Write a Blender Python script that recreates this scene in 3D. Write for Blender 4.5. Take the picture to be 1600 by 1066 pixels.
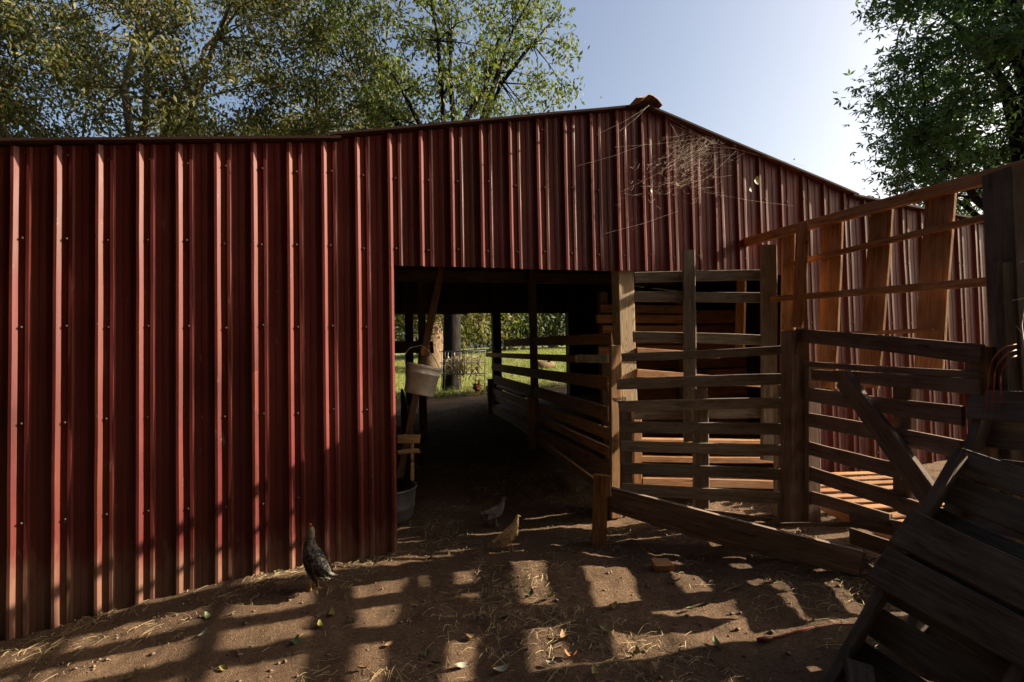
import bpy, bmesh, math, random
import numpy as np
from mathutils import Vector, Matrix, noise as mnoise
random.seed(7)
rng = np.random.default_rng(7)
for o in list(bpy.data.objects): bpy.data.objects.remove(o)
scn = bpy.context.scene
COL = scn.collection

# ------------------------------------------------------------------ camera
TH, PITCH, ROLL, FPX = 0.25284, 0.03093, 0.02071, 824.4
F = Vector((math.sin(TH) * math.cos(PITCH), math.cos(TH) * math.cos(PITCH), math.sin(PITCH)))
r0 = Vector((math.cos(TH), -math.sin(TH), 0)); u0 = r0.cross(F)
RT = r0 * math.cos(ROLL) - u0 * math.sin(ROLL); UP = u0 * math.cos(ROLL) + r0 * math.sin(ROLL)
CAM = Vector((0, 0, 1.5))
cd = bpy.data.cameras.new('camera'); cam = bpy.data.objects.new('camera', cd); COL.objects.link(cam)
m = Matrix((RT, UP, -F)).transposed().to_4x4(); m.translation = CAM
cam.matrix_world = m
cd.sensor_width = 36; cd.lens = FPX / 1600 * 36; cd.clip_end = 800; cd.clip_start = 0.05
scn.camera = cam
scn.render.resolution_x = 1024; scn.render.resolution_y = 682

# ------------------------------------------------------------------ sky and sun
SUN = Vector((7.5, -1.0, 3.45)).normalized()
EL = math.asin(SUN.z); AZ = math.atan2(SUN.x, SUN.y)
w = bpy.data.worlds.new('World'); scn.world = w; w.use_nodes = True
nt = w.node_tree; bg = nt.nodes['Background']
sky = nt.nodes.new('ShaderNodeTexSky'); sky.sky_type = 'NISHITA'; sky.sun_disc = False
sky.sun_elevation = EL; sky.sun_rotation = AZ
sky.air_density = 1.0; sky.dust_density = 6.0; sky.ozone_density = 0.5; sky.altitude = 200
nt.links.new(sky.outputs[0], bg.inputs[0]); bg.inputs[1].default_value = 0.064
sl = bpy.data.lights.new('sun', 'SUN'); sl.energy = 5.0; sl.angle = math.radians(0.53); sl.color = (1.0, 0.84, 0.62)
sun = bpy.data.objects.new('sun', sl); COL.objects.link(sun); sun.location = (10, -2, 8)
sun.rotation_euler = (-SUN).to_track_quat('-Z', 'Y').to_euler()
scn.view_settings.view_transform = 'Standard'; scn.view_settings.look = 'None'
scn.view_settings.exposure = 1.85; scn.view_settings.gamma = 1

# ------------------------------------------------------------------ measuring helpers (photo pixel -> place)
def ray(px, py): return F * FPX + RT * (px - 800) - UP * (py - 533)
def onY(px, py, y): d = ray(px, py); return CAM + d * (y / d.y)
def onX(px, py, x): d = ray(px, py); return CAM + d * (x / d.x)
def onV(px, py, A, B):
    d = ray(px, py); n = Vector((B[1] - A[1], A[0] - B[0], 0)); p = Vector((A[0], A[1], 0))
    return CAM + d * ((p - Vector((0, 0, 0))).dot(n) / d.dot(n))
def interp(x, pts):
    if x <= pts[0][0]: return pts[0][1]
    for (a, b), (c, d) in zip(pts, pts[1:]):
        if x <= c: return b + (d - b) * (x - a) / (c - a)
    return pts[-1][1]
GX = [(-8, -.4), (-2.2, -.13), (-.8, .06), (.13, .10), (2.0, .19), (3.1, .25), (5.35, .44), (9, .6), (30, .8)]
GY = [(4.0, 0), (9.0, .45), (40, 1.7), (90, 2.4)]
def ground(x, y): return interp(x, GX) + interp(y, GY)
def onG(px, py):
    d = ray(px, py); t = .5 / d.length; s = .01 / d.length
    for i in range(6000):
        p = CAM + d * t
        if p.z <= ground(p.x, p.y): return Vector((p.x, p.y, ground(p.x, p.y)))
        t += s
    return p

# ------------------------------------------------------------------ object helpers
def tag(o, label=None, cat=None, group=None, kind=None):
    if label: o['label'] = label
    if cat: o['category'] = cat
    if group: o['group'] = group
    if kind: o['kind'] = kind
    return o
def thing(name, label, cat, loc=(0, 0, 0), group=None):
    o = bpy.data.objects.new(name, None); COL.objects.link(o); o.location = loc
    o.empty_display_size = .1
    return tag(o, label, cat, group)
WM = {}
def link(name, me, mat, parent=None, M=None):
    if mat is not None and not me.materials: me.materials.append(mat)
    o = bpy.data.objects.new(name, me); COL.objects.link(o)
    M = M or Matrix()
    if parent is not None:
        o.parent = parent
        base = Matrix.Translation(parent.location) if parent.parent is None else WM[parent.name]
        o.matrix_basis = base.inverted() @ M
    else: o.matrix_basis = M
    WM[o.name] = M
    return o
def npmesh(name, V, Fs, smooth=False):
    me = bpy.data.meshes.new(name); V = np.asarray(V, dtype=np.float32); Fs = np.asarray(Fs, dtype=np.int32)
    n, k = Fs.shape
    me.vertices.add(len(V)); me.vertices.foreach_set('co', V.ravel())
    me.loops.add(n * k); me.loops.foreach_set('vertex_index', Fs.ravel())
    me.polygons.add(n); me.polygons.foreach_set('loop_start', np.arange(n, dtype=np.int32) * k)
    try: me.polygons.foreach_set('loop_total', np.full(n, k, dtype=np.int32))
    except Exception: pass
    if smooth: me.polygons.foreach_set('use_smooth', np.ones(n, dtype=bool))
    me.update(calc_edges=True); me.validate()
    return me
def pymesh(name, V, Fs, smooth=False):
    me = bpy.data.meshes.new(name); me.from_pydata([tuple(v) for v in V], [], Fs); me.update()
    if smooth:
        for p in me.polygons: p.use_smooth = True
    return me
def board_mesh(L, W, T, segs=4, warp=.004, ch=.004):
    """a sawn board: chamfered section, slightly bowed, uneven ends; length on local X, width Z, thickness Y"""
    w_, t_ = W / 2, T / 2; c = min(ch, t_ * .4)
    sec = [(-t_ + c, -w_), (t_ - c, -w_), (t_, -w_ + c), (t_, w_ - c), (t_ - c, w_), (-t_ + c, w_), (-t_, w_ - c), (-t_, -w_ + c)]
    V = []; a, b, tw = random.uniform(-1, 1), random.uniform(-1, 1), random.uniform(-1, 1)
    for i in range(segs + 1):
        s = i / segs; x = (s - .5) * L
        bow = math.sin(s * math.pi) * warp; ww = 1 + random.uniform(-.035, .035)
        for (y, z) in sec:
            xe = x + (random.uniform(-.009, .009) + z * a * .08 if i in (0, segs) else 0)
            V.append((xe, y + bow * a + tw * (s - .5) * z * .03, z * ww + bow * b))
    Fs = []
    for i in range(segs):
        for j in range(8):
            p, q = i * 8 + j, i * 8 + (j + 1) % 8
            Fs.append((p, p + 8, q + 8, q))
    Fs.append(tuple(range(8))); Fs.append(tuple(range(segs * 8 + 7, segs * 8 - 1, -1)))
    return pymesh('board', V, Fs)
def board(name, A, B, W, T, n, mat, parent, warp=.006, segs=4):
    A, B = Vector(A), Vector(B); d = B - A; L = d.length; x = d.normalized()
    n = Vector(n); y = (n - x * n.dot(x)).normalized(); z = x.cross(y)
    M = Matrix((x, y, z)).transposed().to_4x4(); M.translation = (A + B) / 2
    return link(name, board_mesh(L, W, T, segs, warp), mat, parent, M)
def tube_arrays(pts, rad, k=6, cap=True):
    pts = [Vector(p) for p in pts]; V = []; Fs = []
    up = Vector((0, 0, 1)); n = len(pts)
    for i, p in enumerate(pts):
        t = (pts[min(i + 1, n - 1)] - pts[max(i - 1, 0)]).normalized()
        a = t.cross(up if abs(t.z) < .9 else Vector((1, 0, 0))).normalized(); b = t.cross(a)
        r = rad[i] if hasattr(rad, '__len__') else rad
        for j in range(k):
            an = 2 * math.pi * j / k; V.append(tuple(p + a * (math.cos(an) * r) + b * (math.sin(an) * r)))
    for i in range(n - 1):
        for j in range(k):
            Fs.append((i * k + j, i * k + (j + 1) % k, (i + 1) * k + (j + 1) % k, (i + 1) * k + j))
    if cap: Fs.append(tuple(range(k - 1, -1, -1))); Fs.append(tuple((n - 1) * k + j for j in range(k)))
    return V, Fs
class Soup:
    def __init__(s): s.V = []; s.F = []
    def add(s, V, Fs):
        o = len(s.V); s.V += [tuple(v) for v in V]; s.F += [tuple(i + o for i in f) for f in Fs]; return s
    def tube(s, pts, rad, k=6): return s.add(*tube_arrays(pts, rad, k))
    def box(s, lo, hi):
        x0, y0, z0 = lo; x1, y1, z1 = hi
        return s.add([(x0, y0, z0), (x1, y0, z0), (x1, y1, z0), (x0, y1, z0), (x0, y0, z1), (x1, y0, z1), (x1, y1, z1), (x0, y1, z1)],
                     [(0, 3, 2, 1), (4, 5, 6, 7), (0, 1, 5, 4), (1, 2, 6, 5), (2, 3, 7, 6), (3, 0, 4, 7)])
    def mesh(s, name, smooth=False): return pymesh(name, s.V, s.F, smooth)

# ------------------------------------------------------------------ materials
class N:
    def __init__(s, name):
        s.m = bpy.data.materials.new(name); s.m.use_nodes = True; s.t = s.m.node_tree; s.b = s.t.nodes['Principled BSDF']; s.out = s.t.nodes['Material Output']
    def n(s, typ, **kw):
        x = s.t.nodes.new('ShaderNode' + typ)
        for k, v in kw.items():
            if k.startswith('i_'):
                key = k[2:].replace('_', ' '); x.inputs[int(key) if key.isdigit() else key].default_value = v
            else: setattr(x, k, v)
        return x
    def l(s, a, b): s.t.links.new(a, b)
    def coord(s, scale=(1, 1, 1), kind='Object', rand=True):
        tc = s.n('TexCoord'); mp = s.n('Mapping'); mp.inputs['Scale'].default_value = scale; s.l(tc.outputs[kind], mp.inputs[0])
        if rand:
            oi = s.n('ObjectInfo'); mu = s.n('Math', operation='MULTIPLY', i_1=37.0); s.l(oi.outputs['Random'], mu.inputs[0]); s.l(mu.outputs[0], mp.inputs['Location'])
        return mp.outputs[0]
    def noise(s, vec, scale, detail=4, rough=.6, dist=0):
        x = s.n('TexNoise'); x.inputs['Scale'].default_value = scale; x.inputs['Detail'].default_value = detail; x.inputs['Roughness'].default_value = rough; x.inputs['Distortion'].default_value = dist
        s.l(vec, x.inputs['Vector']); return x.outputs['Fac']
    def ramp(s, fac, stops):
        r = s.n('ValToRGB'); e = r.color_ramp.elements
        while len(e) < len(stops): e.new(.5)
        for q, (p, c) in zip(e, stops): q.position = p; q.color = (*c, 1) if len(c) == 3 else c
        s.l(fac, r.inputs[0]); return r.outputs[0]
    def mix(s, fac, a, b, mode='MIX'):
        x = s.n('Mix', data_type='RGBA', blend_type=mode)
        if hasattr(fac, 'is_output'): s.l(fac, x.inputs[0])
        else: x.inputs[0].default_value = fac
        for v, i in ((a, 6), (b, 7)):
            if hasattr(v, 'is_output'): s.l(v, x.inputs[i])
            else: x.inputs[i].default_value = (*v, 1)
        return x.outputs[2]
    def bump(s, h, strength=.3, dist=.01):
        b = s.n('Bump'); b.inputs['Strength'].default_value = strength; b.inputs['Distance'].default_value = dist; s.l(h, b.inputs['Height']); s.l(b.outputs[0], s.b.inputs['Normal'])
    def rnd(s, lo, hi):
        oi = s.n('ObjectInfo'); mr = s.n('MapRange'); mr.inputs['To Min'].default_value = lo; mr.inputs['To Max'].default_value = hi; s.l(oi.outputs['Random'], mr.inputs[0]); return mr.outputs[0]
def g3(v): return (v, v, v)
def wood(name, dark, mid, light, rough=.8, moss=0):
    k = N(name); v = k.coord((1.2, 14, 14)); a = k.noise(v, 3.0, 6, .65, .6)
    col = k.ramp(a, [(.28, dark), (.5, mid), (.72, light)])
    v2 = k.coord((2.5, 60, 60)); f = k.noise(v2, 4, 3, .6); col = k.mix(.55, col, k.ramp(f, [(.3, g3(.35)), (.62, g3(1.0))]), 'MULTIPLY')
    cn = k.noise(k.coord((.45, 4.2, 4.2)), 1.6, 1.5, .45); c1 = k.n('Math', operation='MULTIPLY', i_1=22.0); k.l(cn, c1.inputs[0]); c2 = k.n('Math', operation='FRACT'); k.l(c1.outputs[0], c2.inputs[0])
    col = k.mix(.6, col, k.ramp(c2.outputs[0], [(.0, g3(.62)), (.25, g3(1.0)), (.8, g3(.95)), (1.0, g3(.62))]), 'MULTIPLY')
    v3 = k.coord((4, 9, 9)); kn = k.noise(v3, 1.6, 2, .5); col = k.mix(k.ramp(kn, [(.68, g3(0)), (.76, g3(.75))]), col, tuple(c * .35 for c in dark))
    v4 = k.coord((1.5, 2, 2)); wv = k.noise(v4, 2.2, 3); col = k.mix(k.ramp(wv, [(.4, g3(0)), (.7, g3(.5))]), col, tuple(.6 * a_ + .4 * b_ for a_, b_ in zip(light, (.2, .2, .19))))
    if moss:
        col = k.mix(k.ramp(k.noise(k.coord((3, 6, 6)), 3, 4), [(.55, g3(0)), (.7, g3(moss))]), col, (.05, .065, .025))
    sc = k.mix(1.0, col, (1, 1, 1), 'MULTIPLY'); mul = k.n('Vector' 'Math', operation='SCALE'); k.l(sc, mul.inputs[0]); k.l(k.rnd(.72, 1.2), mul.inputs['Scale'])
    k.l(mul.outputs[0], k.b.inputs['Base Color']); k.b.inputs['Roughness'].default_value = rough; k.b.inputs['Specular IOR Level'].default_value = .25
    k.bump(f, .45, .004); return k.m
M = {}
M['grey_wood'] = wood('grey_wood', (.09, .07, .055), (.25, .195, .15), (.38, .315, .25), moss=.35)
M['brown_wood'] = wood('brown_wood', (.12, .045, .015), (.31, .135, .048), (.45, .23, .095))
M['dull_wood'] = wood('dull_wood', (.06, .036, .026), (.15, .095, .07), (.23, .16, .125))
M['stall_wood'] = wood('stall_wood', (.17, .08, .034), (.40, .215, .10), (.52, .32, .17))
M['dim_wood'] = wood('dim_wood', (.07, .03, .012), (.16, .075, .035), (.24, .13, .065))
M['trough_wood'] = wood('trough_wood', (.075, .048, .036), (.19, .13, .10), (.30, .22, .175))
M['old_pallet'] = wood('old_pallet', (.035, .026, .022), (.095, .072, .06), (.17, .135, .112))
def post_wood():
    k = N('post_wood'); cn = k.noise(k.coord((.8, 5, 5)), 1.5, 1.5, .4); c1 = k.n('Math', operation='MULTIPLY', i_1=26.0); k.l(cn, c1.inputs[0]); c2 = k.n('Math', operation='FRACT'); k.l(c1.outputs[0], c2.inputs[0])
    col = k.ramp(c2.outputs[0], [(.0, (.20, .13, .07)), (.3, (.42, .31, .19)), (.75, (.47, .36, .23)), (1.0, (.24, .16, .09))])
    f = k.noise(k.coord((2, 45, 45)), 4, 4); col = k.mix(.5, col, k.ramp(f, [(.3, g3(.5)), (.6, g3(1))]), 'MULTIPLY')
    k.l(col, k.b.inputs['Base Color']); k.b.inputs['Roughness'].default_value = .75; k.bump(f, .3, .003); return k.m
M['post_wood'] = post_wood()
def red_metal(name, base=(.088, .0135, .0140), rust=.5):
    k = N(name); v = k.coord((1, 1, 1), rand=True)
    a = k.noise(v, 1.3, 5); col = k.ramp(a, [(.3, tuple(c * .62 for c in base)), (.55, base), (.75, (base[0] * 1.25, base[1] * 1.7, base[2] * 1.5))])
    st = k.noise(k.coord((14, 14, .35)), 2.0, 5, .65); col = k.mix(k.ramp(st, [(.46, g3(0)), (.68, g3(rust))]), col, (.13, .045, .012))
    st2 = k.noise(k.coord((40, 40, .5)), 2.0, 4, .6); col = k.mix(.6, col, k.ramp(st2, [(.3, g3(.5)), (.6, g3(1.0))]), 'MULTIPLY')
    ch = k.noise(k.coord((9, 9, 2.2)), 2.5, 6, .72); col = k.mix(k.ramp(ch, [(.64, g3(0)), (.76, g3(.3))]), col, (.42, .36, .36))
    gr = k.n('NewGeometry'); sp = k.n('SeparateXYZ'); k.l(gr.outputs['Position'], sp.inputs[0])
    dn = k.noise(k.coord((5, 5, 1.5)), 3, 5); ad = k.n('Math', operation='MULTIPLY_ADD', i_1=.7, i_2=-.3); k.l(dn, ad.inputs[0]); su = k.n('Math', operation='SUBTRACT'); k.l(sp.outputs[2], su.inputs[0]); k.l(ad.outputs[0], su.inputs[1])
    col = k.mix(k.ramp(su.outputs[0], [(.08, g3(.6)), (.33, g3(0))]), col, (.17, .10, .07))
    vm = k.n('VectorMath', operation='SCALE'); k.l(col, vm.inputs[0]); k.l(k.rnd(.72, 1.18), vm.inputs['Scale']); col = vm.outputs[0]
    k.l(col, k.b.inputs['Base Color']); rr = k.ramp(a, [(.3, g3(.42)), (.7, g3(.58))]); k.l(rr, k.b.inputs['Roughness']); k.b.inputs['Specular IOR Level'].default_value = .2
    k.bump(k.noise(k.coord((30, 30, 8)), 3, 3), .05, .004); return k.m
M['red'] = red_metal('red_metal', rust=.28)
M['dull_metal'] = red_metal('dull_metal', (.11, .085, .075), .3)
def simple(name, col, rough=.6, metal=0, var=.25, scale=8, spec=.4):
    k = N(name); a = k.noise(k.coord((1, 1, 1)), scale, 5); c = k.ramp(a, [(.3, tuple(x * (1 - var) for x in col)), (.7, tuple(min(1, x * (1 + var)) for x in col))])
    k.l(c, k.b.inputs['Base Color']); k.b.inputs['Roughness'].default_value = rough; k.b.inputs['Metallic'].default_value = metal; k.b.inputs['Specular IOR Level'].default_value = spec; k.bump(a, .15, .003); return k.m
M['trim'] = simple('rust_trim', (.10, .038, .022), .75)
M['edge'] = simple('dark_trim', (.022, .011, .009), .9, 0, .25, 8, .1)
M['galv'] = simple('galvanised_steel', (.16, .165, .17), .6, .5, .4)
M['screw'] = simple('screw', (.05, .03, .027), .7, .0)
M['white_plastic'] = simple('white_plastic', (.62, .60, .55), .5, 0, .28, 9)
M['white_paint'] = simple('white_paint', (.55, .53, .49), .7, 0, .35, 14)
M['wire'] = simple('wire', (.42, .41, .40), .5, .6)
M['white_wire'] = simple('white_wire', (.15, .15, .145), .5, .1)
M['cord_red'] = simple('red_cord', (.16, .025, .018), .55)
M['cord_orange'] = simple('orange_cord', (.24, .05, .02), .55)
M['blue_twine'] = simple('blue_twine', (.015, .06, .11), .7)
M['hay'] = simple('hay', (.30, .22, .10), .95, 0, .5, 25)
M['web'] = simple('web', (.62, .58, .50), .6)
M['stone'] = simple('stone', (.13, .09, .065), .95, 0, .5, 30)
M['black'] = simple('black', (.012, .012, .012), .5)
def islands(name, cols, rough=.7, trans=.0, spec=.3):
    k = N(name); ge = k.n('NewGeometry'); st = [(i / max(1, len(cols) - 1), c) for i, c in enumerate(cols)]
    col = k.ramp(ge.outputs['Random Per Island'], st); k.l(col, k.b.inputs['Base Color']); k.b.inputs['Roughness'].default_value = rough; k.b.inputs['Specular IOR Level'].default_value = spec
    if trans:
        t = k.n('BsdfTranslucent'); k.l(k.mix(1.0, col, (1.5, 1.6, .7), 'MULTIPLY'), t.inputs[0]); mx = k.n('MixShader', i_0=trans); k.l(k.b.outputs[0], mx.inputs[1]); k.l(t.outputs[0], mx.inputs[2]); k.l(mx.outputs[0], k.out.inputs[0])
    return k.m
M['oak_leaf'] = islands('oak_leaf', [(.03, .042, .016), (.075, .085, .03), (.05, .062, .022), (.13, .125, .05), (.08, .09, .034), (.17, .125, .05)], .6, .3, .2)
M['pecan_leaf'] = islands('pecan_leaf', [(.045, .07, .024), (.08, .105, .032), (.06, .085, .03), (.13, .14, .04), (.075, .10, .032)], .6, .3, .2)
M['gum_leaf'] = islands('gum_leaf', [(.036, .075, .036), (.058, .105, .045), (.045, .09, .038), (.075, .12, .042)], .6, .25, .2)
M['wood_leaf'] = islands('wood_leaf', [(.03, .045, .016), (.06, .08, .026), (.045, .06, .02), (.085, .10, .03)], .6, .25, .3)
M['straw'] = islands('straw', [(.26, .19, .10), (.40, .31, .17), (.20, .14, .08), (.46, .37, .22)], .8, 0)
M['grass'] = islands('grass', [(.07, .10, .02), (.13, .16, .035), (.19, .19, .06), (.10, .14, .03)], .7, .2)
def bark(name, a, b):
    k = N(name); v = k.coord((7, 7, 1.2)); x = k.noise(v, 3, 6, .7, .4); k.l(k.ramp(x, [(.35, a), (.65, b)]), k.b.inputs['Base Color']); k.b.inputs['Roughness'].default_value = .95; k.b.inputs['Specular IOR Level'].default_value = .05; k.bump(x, .8, .03); return k.m
M['bark'] = bark('bark', (.05, .042, .034), (.17, .145, .12)); M['dark_bark'] = bark('dark_bark', (.006, .0055, .005), (.028, .025, .023)); M['tan_bark'] = bark('tan_bark', (.07, .05, .032), (.18, .13, .085))
def soil():
    k = N('soil'); tc = k.n('TexCoord'); mp = k.n('Mapping'); k.l(tc.outputs['Object'], mp.inputs[0]); v = mp.outputs[0]
    a = k.noise(v, 1.2, 6); b = k.noise(v, 38, 5, .7); c = k.noise(v, 140, 3, .7)
    col = k.ramp(a, [(.3, (.076, .049, .033)), (.55, (.138, .088, .057)), (.75, (.205, .133, .084))])
    col = k.mix(.85, col, k.ramp(b, [(.3, g3(.5)), (.55, g3(.95)), (.75, g3(1.3))]), 'MULTIPLY')
    col = k.mix(k.ramp(c, [(.6, g3(0)), (.68, g3(.6))]), col, (.36, .25, .14))
    col = k.mix(k.ramp(c, [(.3, g3(.55)), (.38, g3(0))]), col, (.06, .035, .02))
    sp = k.n('SeparateXYZ'); k.l(v, sp.inputs[0]); e = k.noise(v, .6, 5); ad = k.n('Math', operation='MULTIPLY_ADD', i_1=5.0, i_2=0); k.l(e, ad.inputs[0]); s2 = k.n('Math', operation='ADD'); k.l(sp.outputs[1], s2.inputs[0]); k.l(ad.outputs[0], s2.inputs[1])
    mr = k.n('MapRange'); mr.inputs['From Min'].default_value = 13.4; mr.inputs['From Max'].default_value = 15.4; k.l(s2.outputs[0], mr.inputs[0])
    gcol = k.ramp(k.noise(v, 2.5, 6), [(.3, (.10, .13, .03)), (.55, (.17, .19, .05)), (.72, (.27, .23, .10))]); gcol = k.mix(.7, gcol, k.ramp(k.noise(v, 25, 4), [(.3, g3(.55)), (.65, g3(1.1))]), 'MULTIPLY')
    col = k.mix(mr.outputs[0], col, gcol); k.l(col, k.b.inputs['Base Color']); k.b.inputs['Roughness'].default_value = .95; k.b.inputs['Specular IOR Level'].default_value = .15
    h = k.n('Math', operation='ADD'); k.l(b, h.inputs[0]); k.l(c, h.inputs[1]); k.bump(h.outputs[0], .9, .012); return k.m
M['soil'] = soil()

# ------------------------------------------------------------------ ground
def vnoise(x, y, s): return mnoise.noise(Vector((x * s, y * s, 3.7)))
def relief(x, y):
    near = max(0.0, 1 - max(0, abs(x - .5) - 4) / 4) * max(0.0, 1 - max(0, y - 9) / 4)
    return (vnoise(x, y, .9) * .025 + vnoise(x, y, 3.1) * .012 + near * (vnoise(x, y, 8) * .012 - .018 * max(0, vnoise(x * 1.3 + 20, y, 6.5) - .28) + vnoise(x + 9, y, 21) * .007)) * (1 if y < 12 else 1.6)
def build_ground():
    xs = np.concatenate([-np.geomspace(300, 4.2, 40), np.linspace(-4, 5, 300), np.geomspace(5.2, 300, 40)])
    ys = np.concatenate([-np.geomspace(60, 1, 14), np.linspace(0, 1.6, 10)[:-1], np.linspace(1.6, 5.0, 130), np.linspace(5.1, 12, 70), np.geomspace(12.3, 600, 50)])
    V = [(x, y, ground(x, y) + relief(x, y)) for y in ys for x in xs]; nx = len(xs)
    Fs = [(j * nx + i, j * nx + i + 1, (j + 1) * nx + i + 1, (j + 1) * nx + i) for j in range(len(ys) - 1) for i in range(nx - 1)]
    tag(link('ground', npmesh('ground', V, Fs, True), M['soil']), kind='structure')
build_ground()
def gz(x, y): return ground(x, y) + relief(x, y)

# ------------------------------------------------------------------ barn
WALL = 3.936; U0 = -2.1777; PT = .2286
RAKE = [(-4.6, 2.72), (-2.25, 2.92), (-.24, 3.12), (-.20, 3.145), (1.05, 3.385), (2.19, 3.60), (3.42, 3.257), (4.25, 2.99), (4.34, 2.965), (6.16, 2.78)]
BACK = 9.5
barn = thing('barn', 'red ribbed metal barn with open doorway and shallow gable roof', 'barn', (1, WALL, .1))
def sheet(name, org, d, nrm, u_from, u_to, zb, zt, mat, rows=22, warp=.0035, seed=0, proud=0.0, parent=barn):
    """ribbed steel sheet; d along the wall, nrm outwards"""
    prof = []
    def add(s, h): prof.append((s, h))
    a, b = int(math.floor(u_from)), int(math.ceil(u_to))
    for u in range(a, b + 1):
        for ds, h in ((-.026, 0), (-.009, .023), (.008, .023), (.025, 0)): add(u * PT + ds, h)
        if u < b:
            for q in (1 / 3, 2 / 3):
                for ds, h in ((-.021, 0), (-.010, .0065), (.008, .0065), (.019, 0)): add((u + q) * PT + ds, h * (1 if q < .5 else .4))
    lo, hi = u_from * PT - .034, u_to * PT + .034
    prof = [p for p in prof if lo <= p[0] <= hi]
    V = []; n = len(prof); d = Vector(d); nrm = Vector(nrm); org = Vector(org)
    for r in range(rows + 1):
        t = r / rows
        for s, h in prof:
            p0 = org + d * s; b_, t_ = zb(p0), zt(p0)
            z = b_ + (t_ - b_) * t
            wv = mnoise.noise(Vector((s * 2.2 + seed * 5, z * 1.3, seed))) * warp + mnoise.noise(Vector((s * 6, z * 3.2, seed + 9))) * warp * .55
            sx = mnoise.noise(Vector((s * 3 + 40, z * 1.1, seed))) * .002
            p = p0 + d * sx + nrm * (h + proud + wv); V.append((p.x, p.y, z))
    Fs = [(r * n + i, r * n + i + 1, (r + 1) * n + i + 1, (r + 1) * n + i) for r in range(rows) for i in range(n - 1)]
    return link(name, pymesh(name, V, Fs), mat, parent)
front = (U0, WALL, 0)
def top(p): return interp(p.x, RAKE) - .045
cuts = [-10, -6, -2, 2, 6, 10, 14, 18, 22, 26, 30, 34, 36.3]
for i, (a, b) in enumerate(zip(cuts, cuts[1:])):
    over = 10 <= a < 26
    jit = random.uniform(-.006, .006)
    zb = (lambda p, j=jit: 2.19 + j) if over else (lambda p: ground(p.x, WALL) - .05)
    sheet('wall_panel', front, (1, 0, 0), (0, -1, 0), a, b, zb, top, M['red'], 12 if over else 30, .0055, i, (i % 2) * .0025)
# screws
sc = Soup()
for u in range(-2, 37):
    for z in (.55, 1.15, 1.75, 2.32, 2.85, 3.3):
        x = U0 + u * PT + .052 * (1 if u % 2 else 1)
        if z > interp(x, RAKE) - .08 or (10 <= u < 26 and z < 2.2): continue
        z += random.uniform(-.012, .012); x += random.uniform(-.008, .008)
        sc.tube([(x, WALL + .004, z), (x, WALL - .006, z), (x, WALL - .010, z)], [.007, .007, .005], 6)
        if u % 4 == 2: sc.tube([(U0 + u * PT, WALL - .015, z + .02), (U0 + u * PT, WALL - .027, z + .02)], [.008, .006], 6)
tag(link('screws', sc.mesh('screws'), M['screw'], barn), kind='stuff')
# rear and side walls
BU = lambda x: (x - U0) / PT
def btop(p): return interp(p.x, RAKE) - .045
for a, b, z0 in ((-4.5, -.35, None), (-.35, 1.6, 2.3), (1.6, 3.52, 2.32), (3.52, 6.1, None)):
    sheet('rear_wall_panel', (U0, BACK, 0), (1, 0, 0), (0, 1, 0), BU(a), BU(b), (lambda p, z0=z0: z0 if z0 else ground(p.x, BACK) - .1), btop, M['dull_metal'], 4, .002, 3)
for x, sgn, zt in ((-4.55, -1, 2.72), (6.13, 1, 2.77)):
    sheet('side_wall_panel', (x, WALL + .02, 0), (0, 1, 0), (sgn, 0, 0), 0, (BACK - WALL - .04) / PT, lambda p: ground(p.x, p.y) - .1, lambda p, zt=zt: zt, M['red'], 4, .002, 5)
# roof: ribbed slopes running back
def roof(x0, z0, x1, z1):
    V = []; prof = []; y = WALL - .045
    while y < BACK + .15:
        prof += [(y, 0), (y + .168, 0), (y + .187, .019), (y + .21, .019)]; y += PT
    n = len(prof)
    for (x, z) in ((x0, z0), ((x0 + x1) / 2, (z0 + z1) / 2), (x1, z1)):
        for yy, h in prof: V.append((x, yy, z + h))
    Fs = [(r * n + i, (r + 1) * n + i, (r + 1) * n + i + 1, r * n + i + 1) for r in range(2) for i in range(n - 1)]
    link('roof_panel', pymesh('roof', V, Fs), M['trim'], barn)
    s = Soup(); yb = WALL - .05
    A, B = Vector((x0, yb, z0)), Vector((x1, yb, z1)); k = 14; V = []
    for i in range(k + 1):
        p = A.lerp(B, i / k); wv = mnoise.noise(Vector((p.x * 1.4, 0, 2))) * .006
        V += [(p.x, yb + .10, p.z + .012 + wv), (p.x, yb, p.z + .011 + wv), (p.x, yb - .003, p.z - .008 + wv), (p.x, yb + .006, p.z - .010 + wv), (p.x, yb + .006, p.z + .006 + wv)]
    Fs = [(i * 5 + j, i * 5 + j + 1, i * 5 + j + 6, i * 5 + j + 5) for i in range(k) for j in range(4)]
    link('rake_trim', pymesh('rake', V, Fs), M['edge'], barn)
roof(-4.75, 2.672, -.22, 3.092); roof(-.30, 3.107, 2.19, 3.572); roof(2.19, 3.572, 4.36, 2.945); roof(4.30, 2.94, 6.3, 2.735)
# lifted ridge cap
V = []; yb = WALL - .12
prof = [(-.20, -.062), (-.10, -.02), (-.03, .022), (.03, .03), (.10, .012), (.17, -.035)]
for j, y in enumerate((yb, yb + .25, yb + .8, BACK + .2)):
    lift = (.045, .02, .0, .0)[j]
    for x, z in prof: V.append((2.20 + x * .8 * (1 + lift), y + (x * .35 if j == 0 else 0), 3.582 + z * .7 + lift * .5 * (1.0 if x > -.05 else .4)))
n = len(prof); Fs = [(r * n + i, r * n + i + 1, (r + 1) * n + i + 1, (r + 1) * n + i) for r in range(3) for i in range(n - 1)]
o = link('ridge_cap', pymesh('ridge', V, Fs), M['trim'], barn); md = o.modifiers.new('s', 'SOLIDIFY'); md.thickness = .006
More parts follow.
